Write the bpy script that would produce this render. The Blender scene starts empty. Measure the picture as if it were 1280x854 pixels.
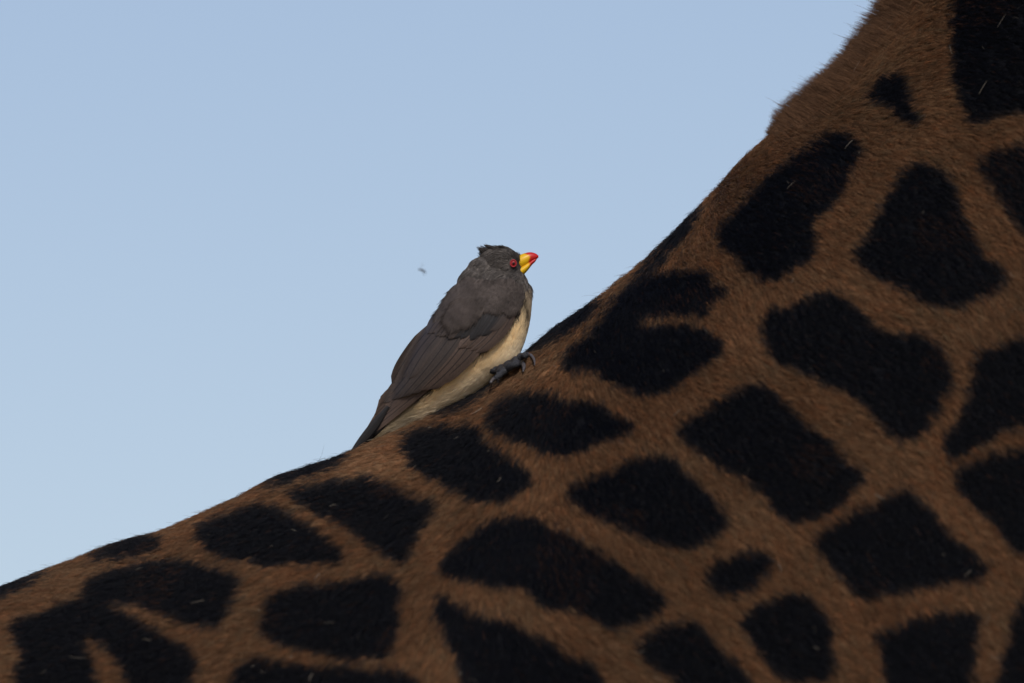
import bpy, bmesh, math, random
import numpy as np
from mathutils import Vector, Matrix
from mathutils.bvhtree import BVHTree

random.seed(7)
rng = np.random.default_rng(7)
sc = bpy.context.scene
COL = sc.collection

# ------------------------------------------------------------------ camera
D, TH, ZT, S = 10.0, math.radians(7.4), 3.0, 0.00062      # distance, tilt, aim height, metres per photo pixel
CAM = np.array([0.0, -D * math.cos(TH), ZT - D * math.sin(TH)])
FWD = np.array([0.0, math.cos(TH), math.sin(TH)])
UP = np.array([0.0, -math.sin(TH), math.cos(TH)])
cam = bpy.data.cameras.new('camera')
cam.sensor_width = 36.0
cam.lens = 36.0 * D / (1280 * S)
cam.clip_end = 6000.0
cam.dof.use_dof = True
cam.dof.focus_distance = D - 0.035
cam.dof.aperture_fstop = 3.4
camo = bpy.data.objects.new('camera', cam)
COL.objects.link(camo)
camo.location = CAM
camo.rotation_euler = (math.pi / 2 + TH, 0, 0)
sc.camera = camo

# ------------------------------------------------------------------ sky and sun
SUN_EL, SUN_ROT = math.radians(42), math.radians(170)
world = bpy.data.worlds.new('World')
sc.world = world
world.use_nodes = True
wn = world.node_tree
wn.nodes.clear()
sky = wn.nodes.new('ShaderNodeTexSky')
sky.sky_type = 'NISHITA'
sky.sun_disc = False
sky.sun_elevation, sky.sun_rotation = SUN_EL, SUN_ROT
sky.air_density, sky.dust_density, sky.ozone_density = 1.0, 0.45, 1.0
bg = wn.nodes.new('ShaderNodeBackground')
bg.inputs['Strength'].default_value = 0.093
wo = wn.nodes.new('ShaderNodeOutputWorld')
wb = wn.nodes.new('ShaderNodeMix')              # the camera's white balance, even over the whole sky
wb.data_type, wb.blend_type = 'RGBA', 'MULTIPLY'
wb.inputs[0].default_value = 1.0
wb.inputs[7].default_value = (1.065, 0.975, 1.02, 1)
wn.links.new(sky.outputs[0], wb.inputs[6])
wn.links.new(wb.outputs[2], bg.inputs[0])
wn.links.new(bg.outputs[0], wo.inputs[0])
sun = bpy.data.lights.new('sun', 'SUN')
sun.energy, sun.angle, sun.color = 2.2, math.radians(12), (1.0, 0.94, 0.84)
suno = bpy.data.objects.new('sun', sun)
COL.objects.link(suno)
sdir = Vector((math.sin(SUN_ROT) * math.cos(SUN_EL), math.cos(SUN_ROT) * math.cos(SUN_EL), math.sin(SUN_EL)))
suno.rotation_euler = sdir.to_track_quat('Z', 'Y').to_euler()
suno.location = (0, 0, 12)
vs = sc.view_settings
vs.view_transform, vs.look, vs.exposure, vs.gamma = 'Standard', 'None', 0.0, 1.0
vs.use_curve_mapping = False
sc.cycles_curves.shape = 'RIBBONS'
sc.cycles_curves.subdivisions = 2

# ------------------------------------------------------------------ helpers
def tag(o, label=None, category=None, kind=None, group=None):
    if label: o['label'] = label
    if category: o['category'] = category
    if kind: o['kind'] = kind
    if group: o['group'] = group
    return o

def link(name, data, parent=None):
    o = bpy.data.objects.new(name, data)
    COL.objects.link(o)
    if parent is not None:
        o.parent = parent
    return o

def mesh_obj(name, verts, faces, mat, parent=None, smooth=True, color=None):
    me = bpy.data.meshes.new(name)
    me.from_pydata([tuple(map(float, v)) for v in verts], [], faces)
    if smooth:
        me.shade_smooth()
    if color is not None:
        a = me.color_attributes.new('pigment', 'FLOAT_COLOR', 'POINT')
        c = np.ones((len(verts), 4), np.float32)
        c[:, :3] = color
        a.data.foreach_set('color', c.ravel())
    me.materials.append(mat)
    return link(name, me, parent)

def grid_faces(nu, nv, wrap=False):
    f = []
    for i in range(nu - 1):
        for j in range(nv if wrap else nv - 1):
            k = (j + 1) % nv
            f.append((i * nv + j, i * nv + k, (i + 1) * nv + k, (i + 1) * nv + j))
    return f

def px_to_world(px, py, y):
    """point on the sight line through photo pixel (px, py) where it crosses the plane of depth y"""
    px, py, y = np.broadcast_arrays(np.asarray(px, float), np.asarray(py, float), np.asarray(y, float))
    d = FWD * D + (px[..., None] - 640) * S * np.array([1.0, 0, 0]) + (427 - py[..., None]) * S * UP
    t = (y - CAM[1]) / d[..., 1]
    return CAM + d * t[..., None]

def world_to_px(p):
    v = p - CAM
    dep = v @ FWD
    return 640 + v[..., 0] / dep * D / S, 427 - (v @ UP) / dep * D / S

def hash01(ix, iy, iz, seed):
    h = (ix.astype(np.int64) * 374761393 + iy.astype(np.int64) * 668265263 + iz.astype(np.int64) * 2147483647 + seed * 974711) & 0xFFFFFFFF
    h = ((h ^ (h >> 13)) * 1274126177) & 0xFFFFFFFF
    h = ((h ^ (h >> 16)) * 2246822519) & 0xFFFFFFFF
    return (h ^ (h >> 15)).astype(float) / 0xFFFFFFFF

def vnoise(p, scale, seed=0):
    """value noise in -1..1 on points (n,3)"""
    q = np.asarray(p) / scale
    i = np.floor(q).astype(np.int64)
    f = q - i
    f = f * f * (3 - 2 * f)
    r = 0
    for a in (0, 1):
        for b in (0, 1):
            for c in (0, 1):
                w = (f[:, 0] if a else 1 - f[:, 0]) * (f[:, 1] if b else 1 - f[:, 1]) * (f[:, 2] if c else 1 - f[:, 2])
                r = r + w * hash01(i[:, 0] + a, i[:, 1] + b, i[:, 2] + c, seed)
    return r * 2 - 1

def norm(v):
    return v / np.maximum(np.linalg.norm(v, axis=-1, keepdims=True), 1e-12)

def smoothstep(a, b, x):
    t = np.clip((x - a) / (b - a), 0, 1)
    return t * t * (3 - 2 * t)

def catmull(P, n):
    """dense Catmull-Rom through the rows of P, n samples per span"""
    P = np.asarray(P, float)
    Q = np.vstack([2 * P[0] - P[1], P, 2 * P[-1] - P[-2]])
    out = []
    for i in range(1, len(Q) - 2):
        t = np.linspace(0, 1, n, endpoint=False)[:, None]
        p0, p1, p2, p3 = Q[i - 1], Q[i], Q[i + 1], Q[i + 2]
        out.append(0.5 * ((2 * p1) + (-p0 + p2) * t + (2 * p0 - 5 * p1 + 4 * p2 - p3) * t ** 2 + (-p0 + 3 * p1 - 3 * p2 + p3) * t ** 3))
    out.append(P[-1:])
    return np.vstack(out)

# ------------------------------------------------------------------ materials
def new_mat(name):
    m = bpy.data.materials.new(name)
    m.use_nodes = True
    return m, m.node_tree, m.node_tree.nodes['Principled BSDF']

def hair_mat(name, rough=0.5, spec=0.25, translucent=0.0):
    m, nt, b = new_mat(name)
    a = nt.nodes.new('ShaderNodeAttribute')
    a.attribute_name = 'hair_color'
    nt.links.new(a.outputs['Color'], b.inputs['Base Color'])
    b.inputs['Roughness'].default_value = rough
    b.inputs['Specular IOR Level'].default_value = spec
    if translucent:                              # thin barbs let light through
        tr = nt.nodes.new('ShaderNodeBsdfTranslucent')
        mx = nt.nodes.new('ShaderNodeMixShader')
        mx.inputs[0].default_value = translucent
        nt.links.new(a.outputs['Color'], tr.inputs['Color'])
        nt.links.new(b.outputs[0], mx.inputs[1])
        nt.links.new(tr.outputs[0], mx.inputs[2])
        nt.links.new(mx.outputs[0], nt.nodes['Material Output'].inputs['Surface'])
    return m

def pigment_mat(name, rough=0.8, spec=0.2, noise=0.0, nscale=400.0, coat=0.0):
    m, nt, b = new_mat(name)
    a = nt.nodes.new('ShaderNodeAttribute')
    a.attribute_name = 'pigment'
    src = a.outputs['Color']
    if noise > 0:
        tc = nt.nodes.new('ShaderNodeTexCoord')
        nz = nt.nodes.new('ShaderNodeTexNoise')
        nz.inputs['Scale'].default_value = nscale
        nz.inputs['Detail'].default_value = 3
        mr = nt.nodes.new('ShaderNodeMapRange')
        mr.inputs['To Min'].default_value = 1 - noise
        mr.inputs['To Max'].default_value = 1 + noise
        mx = nt.nodes.new('ShaderNodeMix')
        mx.data_type = 'RGBA'
        mx.blend_type = 'MULTIPLY'
        mx.inputs['Factor'].default_value = 1.0
        nt.links.new(tc.outputs['Object'], nz.inputs['Vector'])
        nt.links.new(nz.outputs['Fac'], mr.inputs['Value'])
        nt.links.new(src, mx.inputs[6])
        nt.links.new(mr.outputs['Result'], mx.inputs[7])
        src = mx.outputs[2]
    nt.links.new(src, b.inputs['Base Color'])
    b.inputs['Roughness'].default_value = rough
    b.inputs['Specular IOR Level'].default_value = spec
    b.inputs['Coat Weight'].default_value = coat
    return m

def noise_mat(name, c1, c2, scale, rough=0.6, spec=0.3, bump=0.0):
    m, nt, b = new_mat(name)
    tc = nt.nodes.new('ShaderNodeTexCoord')
    nz = nt.nodes.new('ShaderNodeTexNoise')
    nz.inputs['Scale'].default_value = scale
    nz.inputs['Detail'].default_value = 4
    cr = nt.nodes.new('ShaderNodeValToRGB')
    cr.color_ramp.elements[0].position, cr.color_ramp.elements[1].position = 0.35, 0.65
    cr.color_ramp.elements[0].color = (*c1, 1)
    cr.color_ramp.elements[1].color = (*c2, 1)
    nt.links.new(tc.outputs['Object'], nz.inputs['Vector'])
    nt.links.new(nz.outputs['Fac'], cr.inputs['Fac'])
    nt.links.new(cr.outputs['Color'], b.inputs['Base Color'])
    b.inputs['Roughness'].default_value = rough
    b.inputs['Specular IOR Level'].default_value = spec
    if bump:
        bp = nt.nodes.new('ShaderNodeBump')
        bp.inputs['Strength'].default_value = bump
        bp.inputs['Distance'].default_value = 0.001
        nt.links.new(nz.outputs['Fac'], bp.inputs['Height'])
        nt.links.new(bp.outputs['Normal'], b.inputs['Normal'])
    return m

def feather_mat(name, dark, light):
    """vane colour with barbs running out from the shaft, paler fringe and dark shaft, in feather coordinates"""
    m, nt, b = new_mat(name)
    N, L = nt.nodes.new, nt.links.new
    uv = N('ShaderNodeUVMap')
    sep = N('ShaderNodeSeparateXYZ')
    L(uv.outputs[0], sep.inputs[0])
    av = N('ShaderNodeMath'); av.operation = 'SUBTRACT'; av.inputs[1].default_value = 0.5
    L(sep.outputs['Y'], av.inputs[0])
    ab = N('ShaderNodeMath'); ab.operation = 'ABSOLUTE'
    L(av.outputs[0], ab.inputs[0])
    sk = N('ShaderNodeMath'); sk.operation = 'MULTIPLY_ADD'; sk.inputs[1].default_value = -0.16
    L(ab.outputs[0], sk.inputs[0]); L(sep.outputs['X'], sk.inputs[2])
    oi = N('ShaderNodeObjectInfo')
    cmb = N('ShaderNodeCombineXYZ')
    L(sk.outputs[0], cmb.inputs['X']); L(ab.outputs[0], cmb.inputs['Y']); L(oi.outputs['Random'], cmb.inputs['Z'])
    mp = N('ShaderNodeVectorMath'); mp.operation = 'MULTIPLY'; mp.inputs[1].default_value = (70, 5, 37)
    L(cmb.outputs[0], mp.inputs[0])
    nz = N('ShaderNodeTexNoise'); nz.inputs['Scale'].default_value = 1.0; nz.inputs['Detail'].default_value = 3
    L(mp.outputs[0], nz.inputs['Vector'])
    lo = N('ShaderNodeTexNoise'); lo.inputs['Scale'].default_value = 3.0
    L(cmb.outputs[0], lo.inputs['Vector'])
    edge = N('ShaderNodeMapRange'); edge.inputs['From Min'].default_value = 0.30; edge.inputs['From Max'].default_value = 0.5
    L(ab.outputs[0], edge.inputs['Value'])
    s1 = N('ShaderNodeMath'); s1.operation = 'MULTIPLY_ADD'; s1.inputs[1].default_value = 0.9; s1.inputs[2].default_value = -0.28
    L(nz.outputs['Fac'], s1.inputs[0])
    s2 = N('ShaderNodeMath'); s2.operation = 'MULTIPLY_ADD'; s2.inputs[1].default_value = 0.35
    L(edge.outputs[0], s2.inputs[0]); L(s1.outputs[0], s2.inputs[2])
    s3 = N('ShaderNodeMath'); s3.operation = 'MULTIPLY_ADD'; s3.inputs[1].default_value = 0.5
    L(lo.outputs['Fac'], s3.inputs[0]); L(s2.outputs[0], s3.inputs[2])
    s4 = N('ShaderNodeMath'); s4.operation = 'MULTIPLY_ADD'; s4.inputs[1].default_value = 0.3; s4.use_clamp = True
    L(oi.outputs['Random'], s4.inputs[0]); L(s3.outputs[0], s4.inputs[2])
    mx = N('ShaderNodeMix'); mx.data_type = 'RGBA'
    mx.inputs[6].default_value = (*dark, 1); mx.inputs[7].default_value = (*light, 1)
    L(s4.outputs[0], mx.inputs[0])
    sh = N('ShaderNodeMapRange'); sh.inputs['From Min'].default_value = 0.02; sh.inputs['From Max'].default_value = 0.05
    L(ab.outputs[0], sh.inputs['Value'])
    m2 = N('ShaderNodeMix'); m2.data_type = 'RGBA'; m2.inputs[6].default_value = (*[c * 0.75 for c in dark], 1)
    L(sh.outputs[0], m2.inputs[0]); L(mx.outputs[2], m2.inputs[7])
    L(m2.outputs[2], b.inputs['Base Color'])
    bp = N('ShaderNodeBump'); bp.inputs['Strength'].default_value = 0.35; bp.inputs['Distance'].default_value = 0.0004
    L(nz.outputs['Fac'], bp.inputs['Height']); L(bp.outputs[0], b.inputs['Normal'])
    b.inputs['Roughness'].default_value = 0.55
    b.inputs['Specular IOR Level'].default_value = 0.3
    return m

# ------------------------------------------------------------------ ground (below the frame)
mg = noise_mat('dry_earth_grass', (0.16, 0.11, 0.06), (0.26, 0.20, 0.11), 1.5, 0.95, 0.1)
g = 3000.0
xs = np.concatenate([-np.geomspace(g, 4, 14), np.linspace(-3, 3, 7), np.geomspace(4, g, 14)])
GX, GY = np.meshgrid(xs, xs, indexing='ij')
gz = 0.04 * vnoise(np.stack([GX.ravel(), GY.ravel(), 0 * GX.ravel()], 1), 3.0, 3) - 0.05
ground = mesh_obj('ground', np.stack([GX.ravel(), GY.ravel(), gz], 1), grid_faces(len(xs), len(xs)), mg)
tag(ground, 'dry grassy savanna earth under the giraffe', 'ground', 'structure')

# ------------------------------------------------------------------ giraffe: coat pattern traced as patches on the flank
PATCHES = [
 [(-40,742),(0,734),(65,714),(45,730),(17,743),(-40,765)],
 [(107,706),(140,684),(182,672),(205,680),(193,692),(148,701)],
 [(100,742),(124,722),(165,711),(206,704),(237,705),(261,715),(292,722),(301,729),(286,753),(279,773),(272,789),(241,785),(213,773),(186,763),(144,756),(113,756)],
 [(10,784),(55,770),(83,756),(113,752),(131,759),(151,770),(179,784),(206,797),(234,815),(246,832),(237,860),(225,900),(165,900),(161,854),(148,832),(131,808),(106,798),(103,808),(117,832),(120,854),(118,900),(10,900),(21,854),(17,845),(31,821),(17,801)],
 [(241,667),(261,656),(296,645),(310,635),(325,632),(338,637),(360,647),(382,661),(401,676),(427,691),(431,700),(415,706),(386,704),(357,704),(342,709),(320,706),(296,699),(265,694),(252,680)],
 [(360,619),(393,613),(419,606),(452,602),(474,604),(493,615),(515,626),(537,630),(543,637),(533,654),(522,669),(513,687),(509,704),(496,704),(478,693),(460,680),(441,665),(423,654),(401,647),(375,630)],
 [(331,757),(353,740),(393,735),(427,731),(449,726),(482,724),(500,729),(498,761),(500,783),(493,797),(489,818),(478,825),(452,823),(427,827),(404,816),(364,810),(331,801),(327,779)],
 [(320,823),(342,830),(375,834),(423,838),(467,840),(504,843),(522,853),(530,900),(285,900),(290,850),(302,833)],
 [(501,552),(528,540),(568,535),(600,541),(606,555),(625,568),(655,587),(668,602),(655,616),(640,623),(614,630),(588,626),(559,612),(541,599),(517,588),(509,572)],
 [(550,709),(570,687),(592,669),(614,659),(640,648),(677,654),(702,665),(728,682),(761,698),(787,720),(816,735),(837,751),(816,772),(787,783),(769,787),(750,783),(738,768),(695,764),(674,757),(662,735),(640,736),(607,731),(577,727),(555,720)],
 [(541,753),(552,749),(577,761),(603,775),(640,781),(662,794),(688,805),(710,823),(743,834),(752,854),(745,900),(590,900),(577,854),(574,827),(561,812),(559,794),(544,772)],
 [(706,619),(732,602),(761,595),(787,582),(816,575),(838,573),(853,591),(875,610),(894,628),(912,654),(894,669),(875,683),(850,687),(824,682),(798,670),(769,658),(743,647),(724,632)],
 [(887,718),(905,701),(927,697),(955,692),(967,700),(962,716),(950,733),(925,746),(903,745),(892,738)],
 [(793,813),(825,788),(848,779),(866,780),(885,797),(910,822),(935,847),(945,900),(870,900),(850,858),(825,838)],
 [(927,777),(950,757),(990,742),(1015,752),(1042,782),(1040,817),(1040,847),(1015,856),(990,853),(960,832),(940,802)],
 [(1015,676),(1044,657),(1092,632),(1133,613),(1144,624),(1162,639),(1177,661),(1203,683),(1239,714),(1217,729),(1188,727),(1166,735),(1122,740),(1092,748),(1074,746),(1056,727),(1030,698)],
 [(1092,794),(1125,784),(1158,773),(1217,766),(1223,783),(1217,812),(1214,854),(1210,900),(1110,900),(1110,854),(1103,812)],
 [(1300,735),(1275,752),(1265,790),(1254,827),(1245,860),(1240,900),(1380,900),(1380,735)],
 [(1195,591),(1217,580),(1247,569),(1280,564),(1330,560),(1340,700),(1280,691),(1261,680),(1250,661),(1228,647),(1210,624),(1197,610)],
 [(845,539),(875,522),(910,497),(945,479),(965,489),(985,512),(1010,537),(1040,557),(1060,582),(1082,592),(1065,617),(1040,642),(1000,659),(975,647),(960,622),(935,602),(900,582),(865,562)],
 [(778,367),(804,349),(837,345),(863,340),(882,344),(896,358),(912,367),(892,378),(882,388),(892,396),(863,395),(837,396),(810,400),(791,409),(810,411),(837,409),(869,411),(889,421),(902,431),(899,450),(876,463),(863,470),(850,483),(830,493),(804,495),(778,486),(755,473),(741,463),(718,468),(700,458),(712,440),(735,424),(755,401)],
 [(650,440),(679,412),(705,394),(738,380),(755,376),(738,401),(712,418),(682,434),(664,446)],
 [(607,528),(617,514),(630,502),(650,495),(686,496),(706,503),(738,506),(760,513),(781,526),(796,537),(775,547),(750,556),(717,569),(690,571),(665,560),(640,547),(620,541)],
 [(535,522),(550,500),(590,472),(640,445),(650,442),(640,462),(612,488),(585,509),(560,519)],  # strip under the bird's belly: ridge spot with contact shadow painted in
 [(895,300),(910,280),(940,245),(980,210),(1010,185),(1035,167),(1060,170),(1080,187),(1065,215),(1055,240),(1035,260),(1010,280),(1020,300),(1015,325),(990,340),(960,355),(935,340),(920,320)],
 [(1067,320),(1085,300),(1100,270),(1120,230),(1135,210),(1170,210),(1190,230),(1200,260),(1215,295),(1235,325),(1260,350),(1240,370),(1195,385),(1165,382),(1130,360),(1090,345)],
 [(1085,125),(1105,98),(1130,95),(1135,125),(1150,145),(1145,158),(1130,156),(1115,135)],
 [(1200,-60),(1195,0),(1190,30),(1192,75),(1195,110),(1210,145),(1215,160),(1240,145),(1280,140),(1360,125),(1360,-60)],
 [(1218,203),(1245,193),(1280,180),(1360,165),(1360,340),(1280,295),(1262,265),(1240,235)],
 [(955,395),(993,385),(1016,375),(1029,367),(1055,375),(1075,391),(1091,411),(1117,421),(1150,421),(1173,431),(1189,457),(1189,483),(1173,513),(1157,539),(1130,554),(1107,542),(1094,519),(1075,500),(1035,483),(993,460),(966,450),(957,430)],
 [(1219,441),(1239,437),(1265,431),(1280,426),(1340,415),(1340,545),(1280,533),(1245,540),(1236,553),(1215,563),(1185,577),(1179,557),(1205,522),(1215,482)],
 [(795,352),(838,296),(882,250),(864,292),(822,338)],
 [(328,616),(345,598),(390,580),(440,562),(428,581),(386,598),(350,607)],
]

def chaikin(P):
    P = np.asarray(P, float)
    Q = np.roll(P, -1, 0)
    return np.stack([P * 0.82 + Q * 0.18, P * 0.18 + Q * 0.82], 1).reshape(-1, 2)
PATCHES = [chaikin(p) for p in PATCHES]

def in_patches(px, py):
    r = np.zeros(px.shape, bool)
    for P in PATCHES:
        lo, hi = P.min(0), P.max(0)
        k = np.nonzero((px > lo[0]) & (px < hi[0]) & (py > lo[1]) & (py < hi[1]))[0]
        if not len(k):
            continue
        x, y = px[k], py[k]
        c = np.zeros(len(k), bool)
        for (x1, y1), (x2, y2) in zip(P, np.roll(P, -1, 0)):
            if y1 == y2:
                continue
            c ^= ((y1 > y) != (y2 > y)) & (x < (x2 - x1) * (y - y1) / (y2 - y1) + x1)
        r[k] |= c
    return r

# off the traced area: irregular polygons like the traced ones
gx, gz_ = np.meshgrid(np.arange(-1.8, 1.8, 0.13), np.arange(1.0, 5.2, 0.13), indexing='ij')
CELL = np.stack([gx.ravel(), gz_.ravel()], 1) + rng.uniform(-0.05, 0.05, (gx.size, 2))
def in_cells(x, z):
    r = np.zeros(x.shape, bool)
    for a in range(0, len(x), 20000):
        d = np.hypot(x[a:a + 20000, None] - CELL[:, 0], z[a:a + 20000, None] - CELL[:, 1])
        d.partition(1, axis=1)
        r[a:a + 20000] = (d[:, 1] - d[:, 0]) > 0.030
    return r

def is_dark(p, jitter=None):
    """coat pattern, the same on both flanks"""
    q = p.copy()
    q[:, 1] = -np.abs(q[:, 1])
    px, py = world_to_px(q)
    w = 3.6 * vnoise(q, 0.007, 11) + 2.0 * vnoise(q, 0.003, 13)
    w2 = 3.6 * vnoise(q, 0.007, 12) + 2.0 * vnoise(q, 0.003, 14)
    if jitter is not None:
        w = w + jitter[:, 0]
        w2 = w2 + jitter[:, 1]
    inside = (px > -45) & (px < 1345) & (py > -60) & (py < 895)
    r = np.zeros(len(p), bool)
    k = np.nonzero(inside)[0]
    r[k] = in_patches(px[k] + w[k], py[k] + w2[k])
    k = np.nonzero(~inside)[0]
    r[k] = in_cells(q[k, 0], q[k, 2])
    return r

# ------------------------------------------------------------------ giraffe: trunk and neck as one loft along the back line
RIDGE_PX = [(-40,756),(0,741),(30,730),(65,717),(100,706),(130,692),(160,683),(200,674),(235,659),(260,648),(300,630),(338,608),(362,599),(385,592),(410,583),(430,576),
            (470,556),(510,538),(550,517),(590,495),(625,470),(650,450),(668,435),(700,409),(735,387),(770,360),(805,332),(840,299),(875,265),(910,226),(940,195),(962,176),(985,160),
            (1005,146),(1035,118),(1065,86),(1093,52),(1118,18),(1142,-20),(1164,-60)]
rp = px_to_world([p[0] for p in RIDGE_PX], [p[1] for p in RIDGE_PX], 0.0)
#            top x, z      bottom x, z    half width
REAR = [(-1.66, 1.98, -1.64, 1.90, 0.02), (-1.62, 2.10, -1.56, 1.72, 0.17), (-1.50, 2.24, -1.42, 1.55, 0.26), (-1.25, 2.38, -1.20, 1.54, 0.31), (-0.95, 2.555, -0.9, 1.58, 0.34), (-0.65, 2.685, -0.55, 1.58, 0.36)]
FRONT = [(0.38, 3.43, 0.86, 2.60, 0.20), (0.52, 3.70, 0.92, 3.10, 0.165), (0.70, 4.05, 0.99, 3.62, 0.135), (0.88, 4.40, 1.10, 4.10, 0.115), (1.00, 4.62, 1.19, 4.36, 0.105), (1.06, 4.72, 1.22, 4.44, 0.03)]
kx = np.array([-0.65, -0.40, 0.0, 0.198, 0.285, 0.38])
bot = np.array([(-0.55, 1.58), (-0.22, 1.52), (0.30, 1.50), (0.62, 1.80), (0.77, 2.12), (0.86, 2.60)])
wid = np.array([0.36, 0.36, 0.34, 0.29, 0.25, 0.20])
rows = [r for r in REAR]
for x, _, z in rp:
    if -0.43 < x < 0.34:
        rows.append((x, z, np.interp(x, kx, bot[:, 0]), np.interp(x, kx, bot[:, 1]), np.interp(x, kx, wid)))
rows += FRONT
rows = np.array(rows)
knot = np.r_[0, np.cumsum(np.hypot(np.diff(rows[:, 0]), np.diff(rows[:, 1])))]
def smooth_rows(step, width):
    u = np.arange(0, knot[-1] + step / 2, step)
    d = np.stack([np.interp(u, knot, rows[:, k]) for k in range(5)], 1)
    h = int(3 * width / step)
    w = np.exp(-0.5 * (np.arange(-h, h + 1) * step / width) ** 2); w /= w.sum()
    pad = np.vstack([2 * d[0] - d[1:h + 1][::-1], d, 2 * d[-1] - d[-h - 1:-1][::-1]])
    return u, np.stack([np.convolve(pad[:, k], w, 'valid') for k in range(5)], 1)
u_f, d_fine = smooth_rows(0.001, 0.008)
_, d_wide = smooth_rows(0.001, 0.06)
x_ = d_wide[:, 0]
fw = (smoothstep(-0.47, -0.42, x_) * (1 - smoothstep(0.31, 0.36, x_)))[:, None]
dense = np.concatenate([d_fine[:, :2] * fw + d_wide[:, :2] * (1 - fw), d_wide[:, 2:]], 1)
seg = u_f
us, u = [], 0.0
while u < seg[-1]:
    us.append(u)
    x = np.interp(u, seg, dense[:, 0]); z = np.interp(u, seg, dense[:, 1])
    u += 0.0045 if -0.50 < x < 0.42 and z < 3.55 else 0.03
us.append(seg[-1])
us = np.array(us)
st = np.stack([np.interp(us, seg, dense[:, k]) for k in range(5)], 1)
st[:, 4] = np.maximum(st[:, 4], 0.01)
aa = np.concatenate([np.linspace(0, 1.35, 95), np.linspace(1.39, math.pi, 30)])
ang = np.concatenate([-aa[:0:-1], aa])          # negative: far side, positive: near side
ang = ang[1:]                                    # the two bottoms are one column
NU, NA = len(us), len(ang)
q = (1 - np.cos(ang)) / 2
top, bo, W = st[:, None, 0:2], st[:, None, 2:4], st[:, None, 4]
xz = top + (bo - top) * q[None, :, None]
sq = np.sign(np.sin(ang)) * np.abs(np.sin(ang)) ** 0.95
G = np.stack([xz[..., 0], -W * sq[None], xz[..., 1]], -1)      # near side is -y
def grid_normals(G):
    du = np.gradient(G, axis=0)
    dv = np.empty_like(G)
    dv[:, 1:-1] = G[:, 2:] - G[:, :-2]
    dv[:, 0] = G[:, 1] - G[:, -1]
    dv[:, -1] = G[:, 0] - G[:, -2]
    n = norm(np.cross(du, dv))
    return n
N0 = grid_normals(G)
mid = G.mean(1, keepdims=True)
if ((G - mid) * N0).sum() < 0:
    N0 = -N0
bumps = 0.009 * vnoise(G.reshape(-1, 3), 0.16, 5) + 0.0028 * vnoise(G.reshape(-1, 3), 0.055, 6)
fade = np.abs(np.sin(ang / 2))[None, :]
G = G + N0 * bumps.reshape(NU, NA, 1) * (0.15 + 0.85 * np.clip(fade * 4, 0, 1))[..., None]
NG = grid_normals(G)
if ((G - mid) * NG).sum() < 0:
    NG = -NG

giraffe = link('giraffe', None)
giraffe.location = (-0.35, 0, 0)
tag(giraffe, 'giraffe with blackish angular patches on a brown coat, its back sloping up into the neck', 'giraffe')
OFF = np.array([-0.35, 0, 0])

BROWN = np.array([0.149, 0.0735, 0.0345])
BLACK = np.array([0.0026, 0.0030, 0.0054])
gv = G.reshape(-1, 3)
dk = is_dark(gv)
skin_col = np.where(dk[:, None], BLACK * 0.8, BROWN * 0.55)
verts = [gv - OFF]
faces = grid_faces(NU, NA, wrap=True)
cols = [skin_col]
cnt = len(gv)
# close the two ends of the loft
for base, flip in ((0, False), ((NU - 1) * NA, True)):
    f = list(range(base, base + NA))
    faces.append(tuple(f if flip else f[::-1]))

def tube(points, radii, nseg=14, squash=None):
    """ring loft along points; returns verts, faces"""
    P = np.asarray(points, float)
    T = norm(np.gradient(P, axis=0))
    ref = np.array([0, 1.0, 0]) if abs(T[0, 1]) < 0.8 else np.array([1.0, 0, 0])
    V = []
    for k in range(len(P)):
        a = norm(np.cross(T[k], ref)); b = np.cross(T[k], a)
        r = radii[k]
        ra, rb = r if np.ndim(r) else (r, r)
        for j in range(nseg):
            t = 2 * math.pi * j / nseg
            V.append(P[k] + a * ra * math.cos(t) + b * rb * math.sin(t))
    F = grid_faces(len(P), nseg, wrap=True)
    F.append(tuple(range(nseg - 1, -1, -1)))
    F.append(tuple(range((len(P) - 1) * nseg, len(P) * nseg)))
    return np.array(V), F

def add_island(V, F, col=BROWN * 0.8, spots=False):
    global cnt
    faces.extend([tuple(i + cnt for i in f) for f in F])
    verts.append(V - OFF)
    c = np.tile(col, (len(V), 1))
    if spots:
        c = np.where(in_cells(V[:, 0], V[:, 2])[:, None], BLACK, c)
    cols.append(c)
    cnt += len(V)
for lx, ly in ((0.28, -0.17), (0.34, 0.17), (-1.30, -0.17), (-1.38, 0.17)):   # legs down to the hooves
    bend = 0.03 if lx > 0 else -0.10
    P = catmull([(lx, ly * 0.8, 2.25), (lx, ly, 1.75), (lx + bend, ly, 1.35), (lx + bend * 0.6, ly, 0.98), (lx + bend * 0.3, ly, 0.55), (lx, ly, 0.20), (lx + 0.02, ly, 0.10), (lx + 0.03, ly, -0.03)], 4)
    R = np.interp(np.linspace(0, 1, len(P)), [0, 0.2, 0.38, 0.44, 0.5, 0.7, 0.8, 0.88, 1], [0.16, 0.15, 0.09, 0.085, 0.065, 0.055, 0.07, 0.07, 0.095])
    add_island(*tube(P, R), spots=True)
hp = catmull([(0.98, 0, 4.62), (1.10, 0, 4.66), (1.24, 0, 4.60), (1.40, 0, 4.47), (1.53, 0, 4.36), (1.60, 0, 4.30), (1.63, 0, 4.27)], 4)
add_island(*tube(hp, [(a, b) for a, b in zip(np.interp(np.linspace(0, 1, len(hp)), [0, .25, .5, .75, .93, 1], [.10, .15, .125, .09, .075, .02]), np.interp(np.linspace(0, 1, len(hp)), [0, .25, .5, .75, .93, 1], [.08, .115, .085, .065, .06, .02]))]))
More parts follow.
